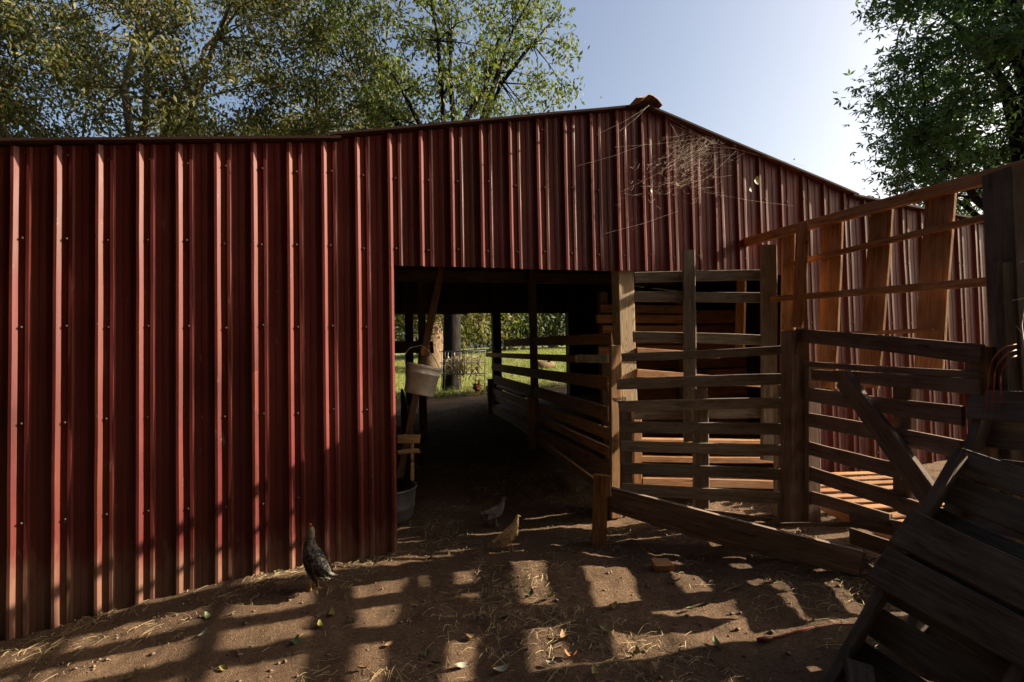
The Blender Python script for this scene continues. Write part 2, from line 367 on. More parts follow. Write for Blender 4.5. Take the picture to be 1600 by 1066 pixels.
# frame of the barn
def bpost(x, y, z1, wd=.14, mat='dull_wood', z0=None, name='post', dp=None):
    z0 = ground(x, y) - .1 if z0 is None else z0
    return board(name, (x, y, z0), (x, y, z1), wd, dp or wd, (0, 1, 0), M[mat], barn, .002)
bpost(2.012, 4.035, 2.9, .14, 'post_wood')
bpost(.02, 4.04, 3.1, .14); bpost(3.86, 4.04, 2.95, .14); bpost(2.13, BACK - .12, 3.5, .15); bpost(3.58, BACK - .1, 3.1, .13); bpost(-.45, BACK - .1, 3.0, .13)
bpost(1.98, 6.55, 3.5, .085); bpost(.62, 7.4, 3.2, .10); bpost(.50, 8.3, 3.2, .12)
for y in (4.02, 6.7, BACK - .2):
    for xa, za, xb, zb_ in ((-.3, 3.05, 2.15, 3.48), (2.22, 3.48, 4.3, 2.88)):
        board('rafter', (xa, y, za), (xb, y, zb_), .14, .04, (0, 1, 0), M['dull_wood'], barn)
for x in (-2.5, -1.2, .3, 1.0, 1.7, 2.7, 3.4, 4.1, 5.2):
    zz = interp(x, RAKE) - .05
    board('purlin', (x, WALL + .06, zz), (x, BACK - .05, zz), .09, .04, (1, 0, 0), M['dull_wood'], barn)
board('header_beam', (.1, 4.0, 2.29), (3.8, 4.0, 2.29), .14, .04, (0, 1, 0), M['dull_wood'], barn)
board('rear_beam', (-.4, BACK - .06, 2.40), (3.6, BACK - .06, 2.40), .16, .04, (0, 1, 0), M['dull_wood'], barn)
board('tie_beam', (-.3, 6.7, 2.55), (4.2, 6.7, 2.55), .14, .04, (0, 1, 0), M['dull_wood'], barn)

# ------------------------------------------------------------------ stall rails inside
st = thing('stall_fence', 'brown plank stall fence running back inside the barn, right of the dirt aisle', 'fence', (1.97, 4.2, .2))
def raily(x, a0, a1, b0, b1, pxa, pxb, T, mat, parent, name='rail', n=(1, 0, 0)):
    A0, A1 = onX(pxa, a0, x), onX(pxa, a1, x); B0, B1 = onX(pxb, b0, x), onX(pxb, b1, x)
    W = ((A0 - A1).length + (B0 - B1).length) / 2
    return board(name, (A0 + A1) / 2, (B0 + B1) / 2, W, T, n, M[mat], parent)
for x, a0, a1, b0, b1, pa, pb in ((1.97, 520, 538, 531, 541, 957, 789), (2.0, 555, 567, 551.6, 557.6, 901.5, 760), (1.93, 587, 612, 569, 577.5, 952, 769.5), (1.97, 634, 661, 588, 598, 952, 773.6),
                                (1.88, 671, 689, 603, 611.5, 957, 760), (1.86, 729, 746, 628, 641, 957, 760), (1.92, 700, 715, 618, 626, 954, 775), (1.9, 752, 766, 652, 660, 935, 800)):
    raily(x, a0, a1, b0, b1, pa, pb, .035, 'stall_wood', st)
board('stall_post', onX(961, 760, 1.86) + Vector((0, 0, -.25)), onX(961, 540, 1.86), .09, .05, (0, 1, 0), M['stall_wood'], st)
board('stall_post', (1.83, 6.2, gz(1.83, 6.2) - .1), (1.83, 6.2, 1.0), .09, .05, (0, 1, 0), M['stall_wood'], st)
board('stall_post', (1.84, 8.6, gz(1.84, 8.6) - .1), (1.84, 8.6, 1.15), .10, .05, (0, 1, 0), M['stall_wood'], st)
board('bunk_board', (2.18, 7.4, .93), (2.18, 9.1, 1.0), .26, .035, (0, 0, 1), M['stall_wood'], st)
o = raily(1.955, 553, 567, 554, 566, 952, 904, .03, 'white_paint', st, 'white_board'); o['label'] = 'white painted board nailed to the stall rails'
lum = thing('lumber_stack', 'stacked planks with cut ends behind the doorway post inside the dark barn', 'lumber', (2.6, 5.6, .5))
for i in range(5):
    z = 1.55 + i * .115; board('plank', (2.33 + random.uniform(-.03, .05), 5.3, z), (3.6, 5.4, z), .09, .05, (0, 1, 0), M['stall_wood'], lum)
for x in (2.45, 3.4): board('rack_post', (x, 5.42, .2), (x, 5.42, 2.2), .09, .09, (0, 1, 0), M['dull_wood'], lum)
# partition wall behind the gate, inside
bw = thing('board_partition', 'dark board partition inside the barn behind the grey gate', 'partition', (2.9, 5.0, .3))
for i in range(9): board('board', (3.0, 5.95 - .02 * (i % 2), .45 + i * .19), (4.7, 5.95, .45 + i * .19), .17, .03, (0, 1, 0), M['brown_wood'], bw)

# left side of the aisle
lp = thing('pen_partition', 'dim brown board pen side at the left of the barn aisle', 'partition', (.33, 5, .2))
for i in range(4): board('board', (.30, 4.75, .33 + i * .185), (.30, 6.6, .50 + i * .185), .165, .03, (1, 0, 0), M['stall_wood'], lp)
board('rail', onY(622, 686, 4.6), onY(656, 686, 4.6), .07, .04, (0, 1, 0), M['stall_wood'], lp)
board('rail', onY(622, 707, 4.62), onY(656, 704, 4.62), .035, .04, (0, 1, 0), M['stall_wood'], lp)
board('top_rail', (.1, 6.9, 1.66), (.75, 7.2, 1.66), .16, .04, (0, 1, 0), M['dull_wood'], lp)
pr_ = thing('leaning_board', 'long orange-brown board propped diagonally inside the doorway behind the bucket', 'board', onY(625, 735, 4.75))
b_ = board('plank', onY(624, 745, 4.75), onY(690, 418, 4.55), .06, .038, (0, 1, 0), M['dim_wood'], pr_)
board('cleat', onY(665, 540, 4.60), onY(664, 556, 4.60), .08, .05, (0, 1, 0), M['brown_wood'], pr_)
def lathe(prof, k=28):
    V = []; Fs = []
    for r, z in prof:
        for j in range(k): a = 2 * math.pi * j / k; V.append((r * math.cos(a), r * math.sin(a), z))
    for i in range(len(prof) - 1):
        for j in range(k): Fs.append((i * k + j, i * k + (j + 1) % k, (i + 1) * k + (j + 1) % k, (i + 1) * k + j))
    return V, Fs
bc = onY(659, 594, 4.45)
bk = thing('bucket', 'white plastic bucket hanging tilted in the barn doorway', 'bucket', bc)
R = Matrix.Translation(bc) @ Matrix.Rotation(math.radians(13), 4, Vector((0.2, 1, 0))) @ Matrix.Rotation(math.radians(-3), 4, 'X')
V, Fs = lathe([(0, -.12), (.115, -.12), (.122, -.112), (.138, .05), (.146, .052), (.147, .062), (.139, .066), (.141, .10), (.15, .102), (.151, .122), (.142, .125), (.134, .118), (.112, -.108), (0, -.11)])
link('pail', pymesh('pail', V, Fs, True), M['white_plastic'], bk, R)
hp = [R @ Vector((-.15 * math.cos(a), 0, .09 + .16 * math.sin(a))) for a in np.linspace(0, math.pi, 15)]
hp = [R @ Vector((-.15, 0, .09)), bc + Vector((-.15, -.01, .2)), bc + Vector((-.09, 0, .27)), bc + Vector((0, .02, .29)), bc + Vector((.07, .02, .24)), bc + Vector((.12, .01, .16)), R @ Vector((.15, 0, .09))]
link('handle', Soup().tube(hp, .003, 6).mesh('handle', True), M['wire'], bk)
tb = onG(628, 781); tb = Vector((.06, 4.66, gz(.06, 4.66)))
tub = thing('washtub', 'dim galvanised tub standing just inside the door jamb', 'tub', tb)
V, Fs = lathe([(0, 0), (.22, 0), (.235, .02), (.245, .10), (.252, .105), (.25, .12), (.262, .25), (.272, .255), (.27, .268), (.255, .262), (.228, .02), (0, .012)], 32)
link('tub_body', pymesh('tub', V, Fs, True), M['galv'], tub, Matrix.Translation(tb))

# ------------------------------------------------------------------ gate panels
G1A, G1B = (2.09, 3.905), (3.06, 3.655)
gn = Vector((G1B[1] - G1A[1], G1A[0] - G1B[0], 0)).normalized()
g1 = thing('tall_gate', 'tall weathered grey wooden gate with three high rails closing the right half of the doorway', 'gate', (2.55, 3.78, ground(2.5, 3.8)))
def vrail(A, B, pxa, a0, a1, pxb, b0, b1, T, mat, parent, name='rail', off=0.0, n=None, **kw):
    n = n or Vector((B[1] - A[1], A[0] - B[0], 0)).normalized()
    A2 = (A[0] + n.x * off, A[1] + n.y * off); B2 = (B[0] + n.x * off, B[1] + n.y * off)
    P0, P1 = onV(pxa, a0, A2, B2), onV(pxa, a1, A2, B2); Q0, Q1 = onV(pxb, b0, A2, B2), onV(pxb, b1, A2, B2)
    return board(name, (P0 + P1) / 2, (Q0 + Q1) / 2, ((P0 - P1).length + (Q0 - Q1).length) / 2, T, n, M[mat], parent, **kw)
def vpost(A, B, x0, x1, ytop, x2, x3, ybot, T, mat, parent, name='upright', off=0.0, n=None, drop=0):
    n = n or Vector((B[1] - A[1], A[0] - B[0], 0)).normalized()
    A2 = (A[0] + n.x * off, A[1] + n.y * off); B2 = (B[0] + n.x * off, B[1] + n.y * off)
    P0, P1 = onV(x0, ytop, A2, B2), onV(x1, ytop, A2, B2); Q0, Q1 = onV(x2, ybot, A2, B2), onV(x3, ybot, A2, B2)
    a = (P0 + P1) / 2; b = (Q0 + Q1) / 2; b = b + (b - a).normalized() * drop
    return board(name, b, a, ((P0 - P1).length + (Q0 - Q1).length) / 2, T, n, M[mat], parent)
for r in ((992, 426.5, 441.6, 1212, 420.5, 438.5), (992, 456.5, 470.7, 1212, 456.5, 474.6), (990, 518, 534.7, 1205, 524, 540.6), (990, 640, 655, 1210, 636, 653)):
    vrail(G1A, G1B, *r, .022, 'grey_wood', g1)
vpost(G1A, G1B, 1067, 1085, 391, 1068, 1087, 690, .026, 'grey_wood', g1, off=.026)
vpost(G1A, G1B, 1189, 1212, 384, 1190, 1212, 720, .05, 'grey_wood', g1, off=.04)
G2A, G2B = (1.90, 3.77), (3.02, 3.36)
g2 = thing('slatted_gate', 'low grey slatted gate of seven rails in front of the tall grey gate', 'gate', (2.45, 3.57, ground(2.45, 3.5)))
for r in ((972, 552.6, 564.6, 1230, 539, 554), (965, 593, 608, 1230, 582, 602), (967, 628, 643, 1229, 620, 639), (968, 659, 676, 1229, 661, 680), (969, 689.5, 704.5, 1229, 694, 713.5), (972, 724, 739, 1229, 731.5, 751), (972, 755.6, 772, 1229, 767.6, 788.6), (1100, 795, 812, 1229, 812, 828)):
    vrail(G2A, G2B, *r, .02, 'grey_wood', g2)
vpost(G2A, G2B, 968, 986, 640, 969, 988, 785, .09, 'grey_wood', g2, off=-.056)
vpost(G2A, G2B, 1082, 1103, 607, 1084, 1106, 800, .09, 'grey_wood', g2, off=-.056)
vpost(G2A, G2B, 1212, 1232, 600, 1212, 1232, 812, .09, 'grey_wood', g2, off=-.056)
tw = Soup()
for k in range(4):
    c0 = onV(956 + k, 623 + k * 1.2, (1.8, 3.72), (2.0, 3.70)); c1 = onV(978, 621 + k * 1.5, (1.8, 3.70), (2.0, 3.68))
    tw.tube([c0, c0.lerp(c1, .5) + Vector((0, -.01, -.006 * k)), c1], .003, 5)
tag(link('twine', tw.mesh('twine', True), M['blue_twine']), 'blue baling twine tied round the post at the gate edge', 'twine')

bar = thing('plank_barrier', 'orange brown planks laid across the doorway behind the grey gates', 'barrier', (2.7, 3.97, ground(2.7, 3.97)))
for pa, ya, pb, yb_, wd in ((992, 548, 1120, 556, .05), (992, 583, 1215, 602, .07), (992, 690, 1222, 692, .06), (996, 716, 1222, 718, .05), (1000, 752, 1222, 757, .07)):
    board('plank', onY(pa, ya, 3.985), onY(pb, yb_, 3.985), wd, .09, (0, 1, 0), M['brown_wood'], bar)
board('stake', onY(994, 640, 3.97), onY(994, 790, 3.97), .075, .05, (0, 1, 0), M['brown_wood'], bar)
fp = thing('gate_post', 'thick dark gate post beside the end of the slatted gate', 'post', (3.03, 3.3, ground(3.03, 3.3)))
vpost((2.9, 3.3), (3.2, 3.26), 1228, 1255, 515, 1227, 1254, 815, .13, 'dull_wood', fp, 'upright', drop=.15)
fp = thing('gate_post', 'thinner shorter post right next to the thick gate post', 'post', (3.14, 3.22, ground(3.14, 3.22)))
vpost((2.9, 3.24), (3.3, 3.19), 1256, 1275, 573, 1256, 1276, 812, .10, 'dull_wood', fp, 'upright', drop=.15)

# ------------------------------------------------------------------ rail fence on the right
FA, FB = (3.04, 3.25), (2.80, 1.95)
rf = thing('rail_fence', 'dark plank fence with sagging rails and a diagonal brace right of the gate posts', 'fence', (2.98, 2.6, ground(2.98, 2.6)))
fn = Vector((-(FA[1] - FB[1]), FA[0] - FB[0], 0)).normalized()
for r in ((1250, 515, 534.5, 1534, 538, 570), (1258, 564.6, 572, 1534, 579.6, 592.7), (1270, 577, 594.6, 1534, 593, 617), (1262, 604, 628, 1505, 637, 663), (1262, 644, 667, 1505, 690, 716), (1262, 688, 711, 1410, 727, 748), (1264, 728, 750, 1410, 771, 796), (1264, 765, 787, 1392, 806, 824), (1405, 776, 800, 1500, 798, 832), (1330, 800, 822, 1500, 836, 866), (1330, 826, 848, 1500, 880, 912)):  # low rails ending this list are added behind the pallets to shade the foreground
    vrail(FA, FB, *r, .025, 'dull_wood', rf, n=fn)
vpost(FA, FB, 1400, 1428, 590, 1400, 1428, 800, .04, 'dull_wood', rf, off=-.035, n=fn)
P0, P1 = onV(1318, 592, (2.98, 3.25), (2.74, 1.95)), onV(1456, 780, (2.98, 3.25), (2.74, 1.95))
board('brace', P0, P1, .135, .035, fn, M['dull_wood'], rf)
board('tail_post', (2.86, 1.92, ground(2.87, 1.92) - .1), (2.86, 1.92, 1.5), .10, .10, (1, 0, 0), M['dull_wood'], rf)

# lattice of rails and wide boards, square to the barn wall
LX = 3.15
lt = thing('board_lattice', 'tall brown lattice of wide leaning boards and rails meeting the red wall', 'fence', (LX, 2.9, ground(LX, 2.9)))
def lx(px, py, dx=0): return onX(px, py, LX + dx)
def lrail(pxa, a0, a1, pxb, b0, b1, T=.035, dx=0, ext=0.0):
    P = (lx(pxa, a0, dx) + lx(pxa, a1, dx)) / 2; Q = (lx(pxb, b0, dx) + lx(pxb, b1, dx)) / 2
    Wd = ((lx(pxa, a0, dx) - lx(pxa, a1, dx)).length + (lx(pxb, b0, dx) - lx(pxb, b1, dx)).length) / 2
    Q = Q + (Q - P).normalized() * ext
    board('rail', P, Q, Wd, T, (1, 0, 0), M['brown_wood'], lt)
lrail(1163, 373, 386, 1566, 262, 283, .05, 0, .9); lrail(1226, 412, 418.5, 1566, 329, 341, .035, 0, .9); lrail(1205, 463, 472, 1534, 433, 447, .03, -.07, .95)
lrail(1331, 518, 524, 1459, 513, 519, .03, -.02)
def lboard(x0, x1, yt, x2, x3, yb, dx=.035, drop=0.0, name='board'):
    a = (lx(x0, yt, dx) + lx(x1, yt, dx)) / 2; b = (lx(x2, yb, dx) + lx(x3, yb, dx)) / 2
    Wd = (abs(lx(x0, yt, dx).y - lx(x1, yt, dx).y) + abs(lx(x2, yb, dx).y - lx(x3, yb, dx).y)) / 2
    b = b + (b - a).normalized() * drop
    board(name, b, a, Wd, .025, (1, 0, 0), M['brown_wood'], lt)
lboard(1154, 1167, 380, 1150, 1163, 530, .02, .15); lboard(1222, 1243, 366, 1219, 1240, 560, .034, .35)
lboard(1246, 1262, 349, 1237, 1254, 512, -.105, .0, 'upright')
lboard(1287, 1316, 345, 1277, 1309, 563, .035, .2); lboard(1361, 1397, 322, 1344, 1376, 570, .035, .15); lboard(1450, 1493, 296, 1429, 1476, 574, .035, .12)
for y in (1.75, 1.35): board('board', (LX + .03, y + .1, .9), (LX + .03, y, 2.42), .17, .025, (1, 0, 0), M['brown_wood'], lt)
for y in (1.2,): board('lattice_post', (LX + .085, y, ground(LX, y) - .15), (LX + .085, y, 2.44), .09, .09, (1, 0, 0), M['dull_wood'], lt)

# near corner post with wire and cords
cp = onX(1583, 255, 3.05); cpx, cpy = 3.02, 1.84
cpost = thing('corner_post', 'dark heavy corner post at the right edge wrapped in wire', 'post', (cpx, cpy, ground(cpx, cpy)))
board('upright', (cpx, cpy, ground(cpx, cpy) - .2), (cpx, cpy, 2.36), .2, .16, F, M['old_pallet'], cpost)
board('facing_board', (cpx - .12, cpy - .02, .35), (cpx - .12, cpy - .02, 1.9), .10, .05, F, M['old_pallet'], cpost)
wr = Soup()
for i in range(13):
    x = cpx - .17 + .03 * i; pts = []
    for k in range(9):
        z = .95 + k * .13; pts.append((x + .03 * math.sin(k * 1.3 + i * 1.7), cpy - .14 - .05 * math.sin(k * .9 + i * .8), z))
    if i % 2 == 0: wr.tube(pts, .003, 5)
for k in range(8):
    z = .98 + k * .15
    wr.tube([(cpx - .2 + .05 * j, cpy - .13 - .05 * math.sin(j * .9 + k), z + .02 * math.sin(j * 1.7 + k * 2.1)) for j in range(9)], .0025, 5)
tag(link('wire_mesh', wr.mesh('wire', True), M['wire']), 'tangled grey wire mesh hung on the dark corner post', 'wire')
co = Soup()
for i in range(3):
    q0, q1, q2, q3 = [onV(px_, py_, (2.7, 1.80), (3.2, 1.66)) for px_, py_ in ((1588, 538 + i * 9), (1562 + i * 6, 548 + i * 9), (1545 + i * 9, 578 + i * 6), (1541 + i * 11, 625))]
    co.tube([q0, q0.lerp(q1, .6) + Vector((0, 0, .008)), q1, q1.lerp(q2, .55) + Vector((-.006, 0, .006)), q2, q3, q3 + Vector((.01, 0, -.05))], .0038, 6)
tag(link('hanging_cord', co.mesh('cord', True), M['cord_orange']), 'loops of orange extension cord hanging by the dark corner post', 'cord')

# ------------------------------------------------------------------ pallets
def pallet(name, label, org, ex, ez, L, H, outer, inner, mat, group=None, nst=3):
    """ex along deck boards, ez along stringers, outer face = ex x ez side"""
    ex, ez = Vector(ex).normalized(), Vector(ez); ez = (ez - ex * ez.dot(ex)).normalized(); n = ex.cross(ez); org = Vector(org)
    t = thing(name, label, 'pallet', org, group)
    for i in range(nst):
        q = org + ex * (.02 + (L - .04) * i / (nst - 1)); board('stringer', q, q + ez * H, .09, .038, ex, M[mat], t)
    for z, wd in outer: board('deck_board', org + ez * z + n * .056 - ex * random.uniform(0, .03), org + ez * (z + random.uniform(-.008, .008)) + n * .056 + ex * (L + random.uniform(0, .03)), wd, .02, n, M[mat], t)
    for z, wd in inner: board('deck_board', org + ez * z - n * .056, org + ez * z - n * .056 + ex * L, wd, .02, n, M[mat], t)
    return t
PA = onG(1292, 1060) ; PTop = onX(1490, 700, 2.45)
ezp = PTop - PA
exp_ = Vector((.32, -.9, -.29))
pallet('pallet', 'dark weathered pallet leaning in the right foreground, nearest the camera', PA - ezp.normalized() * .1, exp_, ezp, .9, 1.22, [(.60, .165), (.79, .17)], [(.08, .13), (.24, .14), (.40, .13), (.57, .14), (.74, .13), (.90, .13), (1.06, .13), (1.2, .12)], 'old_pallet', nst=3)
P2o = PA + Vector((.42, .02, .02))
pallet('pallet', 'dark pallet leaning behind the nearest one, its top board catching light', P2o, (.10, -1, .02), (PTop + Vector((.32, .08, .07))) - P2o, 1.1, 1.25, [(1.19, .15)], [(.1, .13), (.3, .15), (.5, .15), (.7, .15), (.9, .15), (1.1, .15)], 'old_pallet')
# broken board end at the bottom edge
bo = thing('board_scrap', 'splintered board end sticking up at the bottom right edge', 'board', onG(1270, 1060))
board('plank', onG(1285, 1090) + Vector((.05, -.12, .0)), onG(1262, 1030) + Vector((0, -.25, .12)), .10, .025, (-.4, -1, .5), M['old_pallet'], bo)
# pallets lying flat behind the gate posts
def flat(name, label, cx, cy, rot, L, Wd, ns, mat, dz=.0):
    t = thing(name, label, 'pallet', (cx, cy, ground(cx, cy) + dz)); c, s = math.cos(rot), math.sin(rot); ex = Vector((c, s, .0)); ey = Vector((-s, c, .0)); z0 = Vector((cx, cy, ground(cx, cy) + dz))
    ex.z = ground(cx + c, cy + s) - ground(cx, cy)
    for i in (-1, 0, 1): board('stringer', z0 + ey * (i * Wd * .45) - ex * L / 2 + Vector((0, 0, .05)), z0 + ey * (i * Wd * .45) + ex * L / 2 + Vector((0, 0, .05)), .085, .04, ey, M[mat], t)
    for i in range(ns):
        q = z0 + ex * ((i + .5) / ns - .5) * L + Vector((0, 0, .104)); board('slat', q - ey * Wd / 2, q + ey * Wd / 2, L / ns * .62, .018, (0, 0, 1), M[mat], t)
flat('flat_pallet', 'sunlit slatted pallet lying flat on the ground behind the slatted gate', 3.75, 3.35, math.radians(80), .95, 1.1, 7, 'brown_wood')
flat('flat_pallet', 'second pallet lying flat nearer the brace of the plank fence', 3.55, 2.45, math.radians(86), .8, .9, 6, 'brown_wood')
pk = thing('loose_plank', 'thin plank lying on edge at the foot of the thick gate post', 'plank', onG(1300, 822))
board('plank', onV(1215, 820, (2.8, 3.1), (2.9, 2.3)), onV(1392, 819, (2.8, 3.1), (2.9, 2.3)), .05, .025, (0, 0, 1), M['dull_wood'], pk)

# ------------------------------------------------------------------ trough
TA, TB = Vector((1.60, 3.50, 0)), Vector((2.70, 2.42, 0))
tr = thing('feed_trough', 'long plank feed trough slanting down from a short stake towards the pallets', 'trough', (1.6, 3.5, ground(1.6, 3.5)))
tn = Vector((TB.y - TA.y, TA.x - TB.x, 0)).normalized()
vrail(TA, TB, 950, 763, 790, 1345, 857, 904, .04, 'trough_wood', tr, 'side_board', n=tn)
vrail(TA, TB, 952, 787, 795, 1330, 893, 905, .04, 'dull_wood', tr, 'bottom_board', off=-.06, n=tn)
o2 = vrail(TA, TB, 955, 770, 797, 1330, 868, 912, .035, 'dull_wood', tr, 'side_board', off=-.2, n=tn)
vpost((1.5, 3.5), (1.7, 3.44), 927, 949, 742, 925, 945, 848, .06, 'brown_wood', tr, 'stake', drop=.12)
vpost((1.5, 3.43), (1.7, 3.37), 938, 955, 742, 939, 954, 775, .05, 'brown_wood', tr, 'cleat')
wb = onG(1037, 893)
blk = thing('wood_block', 'small cut block of wood lying alone on the dirt before the trough', 'block', wb)
board('block', wb + Vector((-.05, .02, .03)), wb + Vector((.05, 0, .03)), .085, .05, (0, -.2, 1), M['brown_wood'], blk, .0, 2)
pts = [onG(x, y) + Vector((0, 0, .012)) for x, y in ((1195, 1003), (1215, 1000), (1240, 992), (1265, 985), (1300, 981), (1340, 981), (1380, 984))]
cd_ = thing('red_cord', 'red extension cord end lying on the shaded dirt at right', 'cord', pts[0])
link('cable', Soup().tube(pts, .0045, 8).mesh('cable', True), M['cord_red'], cd_)
link('plug', Soup().tube([pts[0] + (pts[0] - pts[1]).normalized() * .035, pts[0], pts[0] + (pts[1] - pts[0]) * .6], [.010, .011, .006], 8).mesh('plug', True), M['cord_red'], cd_)

# ------------------------------------------------------------------ hens
def hen_mat(name, cols, leg, neck, thr=.13):
    k = N(name); tc = k.n('TexCoord'); sp = k.n('SeparateXYZ'); k.l(tc.outputs['Object'], sp.inputs[0])
    a = k.noise(tc.outputs['Object'], 60, 4, .7); col = k.ramp(a, [(.3, cols[0]), (.5, cols[1]), (.7, cols[2])])
    col = k.mix(k.ramp(sp.outputs[2], [(.32, g3(0)), (.37, g3(1))]), col, neck)
    col = k.mix(k.ramp(sp.outputs[2], [(thr - .015, g3(1)), (thr + .005, g3(0))]), col, leg)
    k.l(col, k.b.inputs['Base Color']); k.b.inputs['Roughness'].default_value = .75; k.bump(a, .5, .006); return k.m
def hen(name, label, loc, face, scale, mats, tilt=0, comb=None, neckup=.25, spread=.0, leg=0.0):
    body_m, feather_m = mats
    t = thing(name, label, 'hen', loc)
    spine = [(-.215, .285, .008, .012), (-.19, .272, .022, .030), (-.15, .250, .040, .048), (-.10, .222, .058, .066), (-.05, .205, .070, .080), (.0, .197, .076, .086), (.05, .203, .070, .082), (.088, .226, .055, .064), (.112, .262, .042, .048), (.125, .300, .032, .036), (.133, .333, .027, .029), (.142, .358, .0245, .0245), (.155, .372, .021, .020), (.170, .372, .011, .012), (.176, .371, .004, .005)]
    piv = Vector((0, 0, .19)); rot = Matrix.Rotation(-tilt, 3, 'Y')
    sp = []; lift = Vector((0, 0, leg)); nrot = Matrix.Rotation(-tilt * neckup, 3, 'Y')
    for i, (x, z, ry, rz) in enumerate(spine):
        p = Vector((x, 0, z))
        if i <= 7: q = piv + rot @ (p - piv); anchor = (p, q)
        else: q = anchor[1] + nrot @ (p - anchor[0])
        sp.append((q + lift, ry, rz))
    piv0 = piv; pl = piv + lift
    K = 20; s = Soup(); V = []
    rings = []
    for i, (p, ry, rz) in enumerate(sp):
        tg = (sp[min(i + 1, len(sp) - 1)][0] - sp[max(i - 1, 0)][0]).normalized(); nr = Vector((0, 1, 0)); up = tg.cross(nr) * -1
        rings.append((p, tg, up, ry, rz))
        for j in range(K):
            a = 2 * math.pi * j / K; V.append(p + nr * (math.cos(a) * ry) + up * (math.sin(a) * rz))
    Fs = [(i * K + j, i * K + (j + 1) % K, (i + 1) * K + (j + 1) % K, (i + 1) * K + j) for i in range(len(sp) - 1) for j in range(K)]
    Fs += [tuple(range(K - 1, -1, -1)), tuple((len(sp) - 1) * K + j for j in range(K))]
    s.add(V, Fs)
    for sd in (-1, 1):
        y = sd * .036; fx = sd * spread
        s.tube([(-.005, y, .19 + leg), (.004, y, .15 + leg), (.0, y, .118 + leg), (-.012, y, .098 + leg)], [.040, .036, .022, .012], 10)
        s.tube([(-.012, y, .105 + leg), (-.012 + fx * .4, y, .09 + leg * .8), (fx, y, .045), (fx + .004, y, .012)], [.0105, .009, .0075, .009], 8)
        for an, ln in ((0, .062), (.55, .052), (-.55, .052), (math.pi, .03)):
            dx, dy = math.cos(an), math.sin(an) * 1.0
            s.tube([(fx + .004, y, .011), (fx + .004 + dx * ln * .5, y + dy * ln * .5, .011), (fx + .004 + dx * ln, y + dy * ln, .005)], [.0075, .0065, .003], 6)
    T = Matrix.Translation(Vector(loc)) @ Matrix.Rotation(face, 4, 'Z') @ Matrix.Scale(scale, 4)
    o = bd = link('body', s.mesh('hen', True), body_m, t, T)
    md = o.modifiers.new('r', 'REMESH'); md.mode = 'VOXEL'; md.voxel_size = .0042; md.use_smooth_shade = True
    md = o.modifiers.new('s', 'SMOOTH'); md.iterations = 3; md.factor = .5
    # plumage: overlapping feathers that lie back along the body
    FV = []; FF = []
    def feather(c, d, nn, L, Wd):
        sd_ = d.cross(nn).normalized(); b = len(FV)
        FV.extend([c + nn * .001, c + d * L * .45 + sd_ * Wd / 2 + nn * .003, c + d * L * .8 + sd_ * Wd * .38 + nn * .006, c + d * L + nn * .006, c + d * L * .8 - sd_ * Wd * .38 + nn * .006, c + d * L * .45 - sd_ * Wd / 2 + nn * .003])
        FF.append((b, b + 1, b + 2, b + 3, b + 4, b + 5))
    for i in range(1, 10):
        p, tg, up, ry, rz = rings[i]
        for sub in (0, .33, .66):
            q = rings[i + 1]; pp = p.lerp(q[0], sub); ry_ = ry + (q[3] - ry) * sub; rz_ = rz + (q[4] - rz) * sub
            m_ = max(8, int(ry_ * 330))
            for j in range(m_):
                a = 2 * math.pi * (j + random.random() * .8) / m_
                nn = (Vector((0, 1, 0)) * math.cos(a) + up * math.sin(a)).normalized(); c = pp + Vector((0, 1, 0)) * math.cos(a) * ry_ + up * math.sin(a) * rz_
                d = (-tg + Vector((0, 0, -.12)) + nn * random.uniform(-.02, .10)).normalized(); L = .016 + ry_ * .26
                feather(c, d, nn, L * random.uniform(.8, 1.2), L * .62)
    link('plumage', pymesh('plumage', FV, FF), feather_m, t, T)
    for sd in (-1, 1):    # folded wings
        WV = []; WF = []; FV, FF = [], []
        for r_ in range(5):
            for j in range(6):
                u_ = j / 5; c = Vector((.062 - u_ * .13 - r_ * .012, sd * (.073 - abs(u_ - .35) * .022 + .004), .232 - r_ * .017 + u_ * .012)); c = pl + rot @ (c - piv)
                d = rot @ Vector((-1, -sd * .12, -.08)); feather(c, d.normalized(), Vector((0, sd, .15)).normalized(), .055 + .01 * r_, .024)
        link('wing', pymesh('wing', FV, FF), feather_m, t, T)
    FV, FF = [], []
    for j in range(9):
        c = pl + rot @ (Vector((-.175, (j - 4) * .006, .262 + (4 - abs(j - 4)) * .005)) - piv); d = rot @ Vector((-1, (j - 4) * .05, .42 + .05 * (j % 3))); feather(c, d.normalized(), (rot @ Vector((.3, (j - 4) * .12, 1))).normalized(), .075, .026)
    link('tail', pymesh('tail', FV, FF), feather_m, t, T)
    hd, tg = sp[12][0], Vector((1, 0, -.12))
    if neckup: pass
    bp = sp[13][0]; fw = (rot @ Vector((1, 0, -.05))).normalized()
    fw = (nrot @ Vector((1, 0, -.08))).normalized()
    link('beak', Soup().tube([bp, bp + fw * .012, bp + fw * .026 + Vector((0, 0, -.004))], [.0095, .0065, .001], 8).mesh('beak', True), M['beak'], bd, T)
    for sd in (-1, 1):
        V, Fs = lathe([(.0001, -.004), (.003, -.003), (.0042, 0), (.003, .003), (.0001, .004)], 10); e = Soup().add([Vector(v) + hd + Vector((.002, sd * .0195, .004)) for v in V], Fs)
        link('eye', e.mesh('eye', True), M['black'], bd, T)
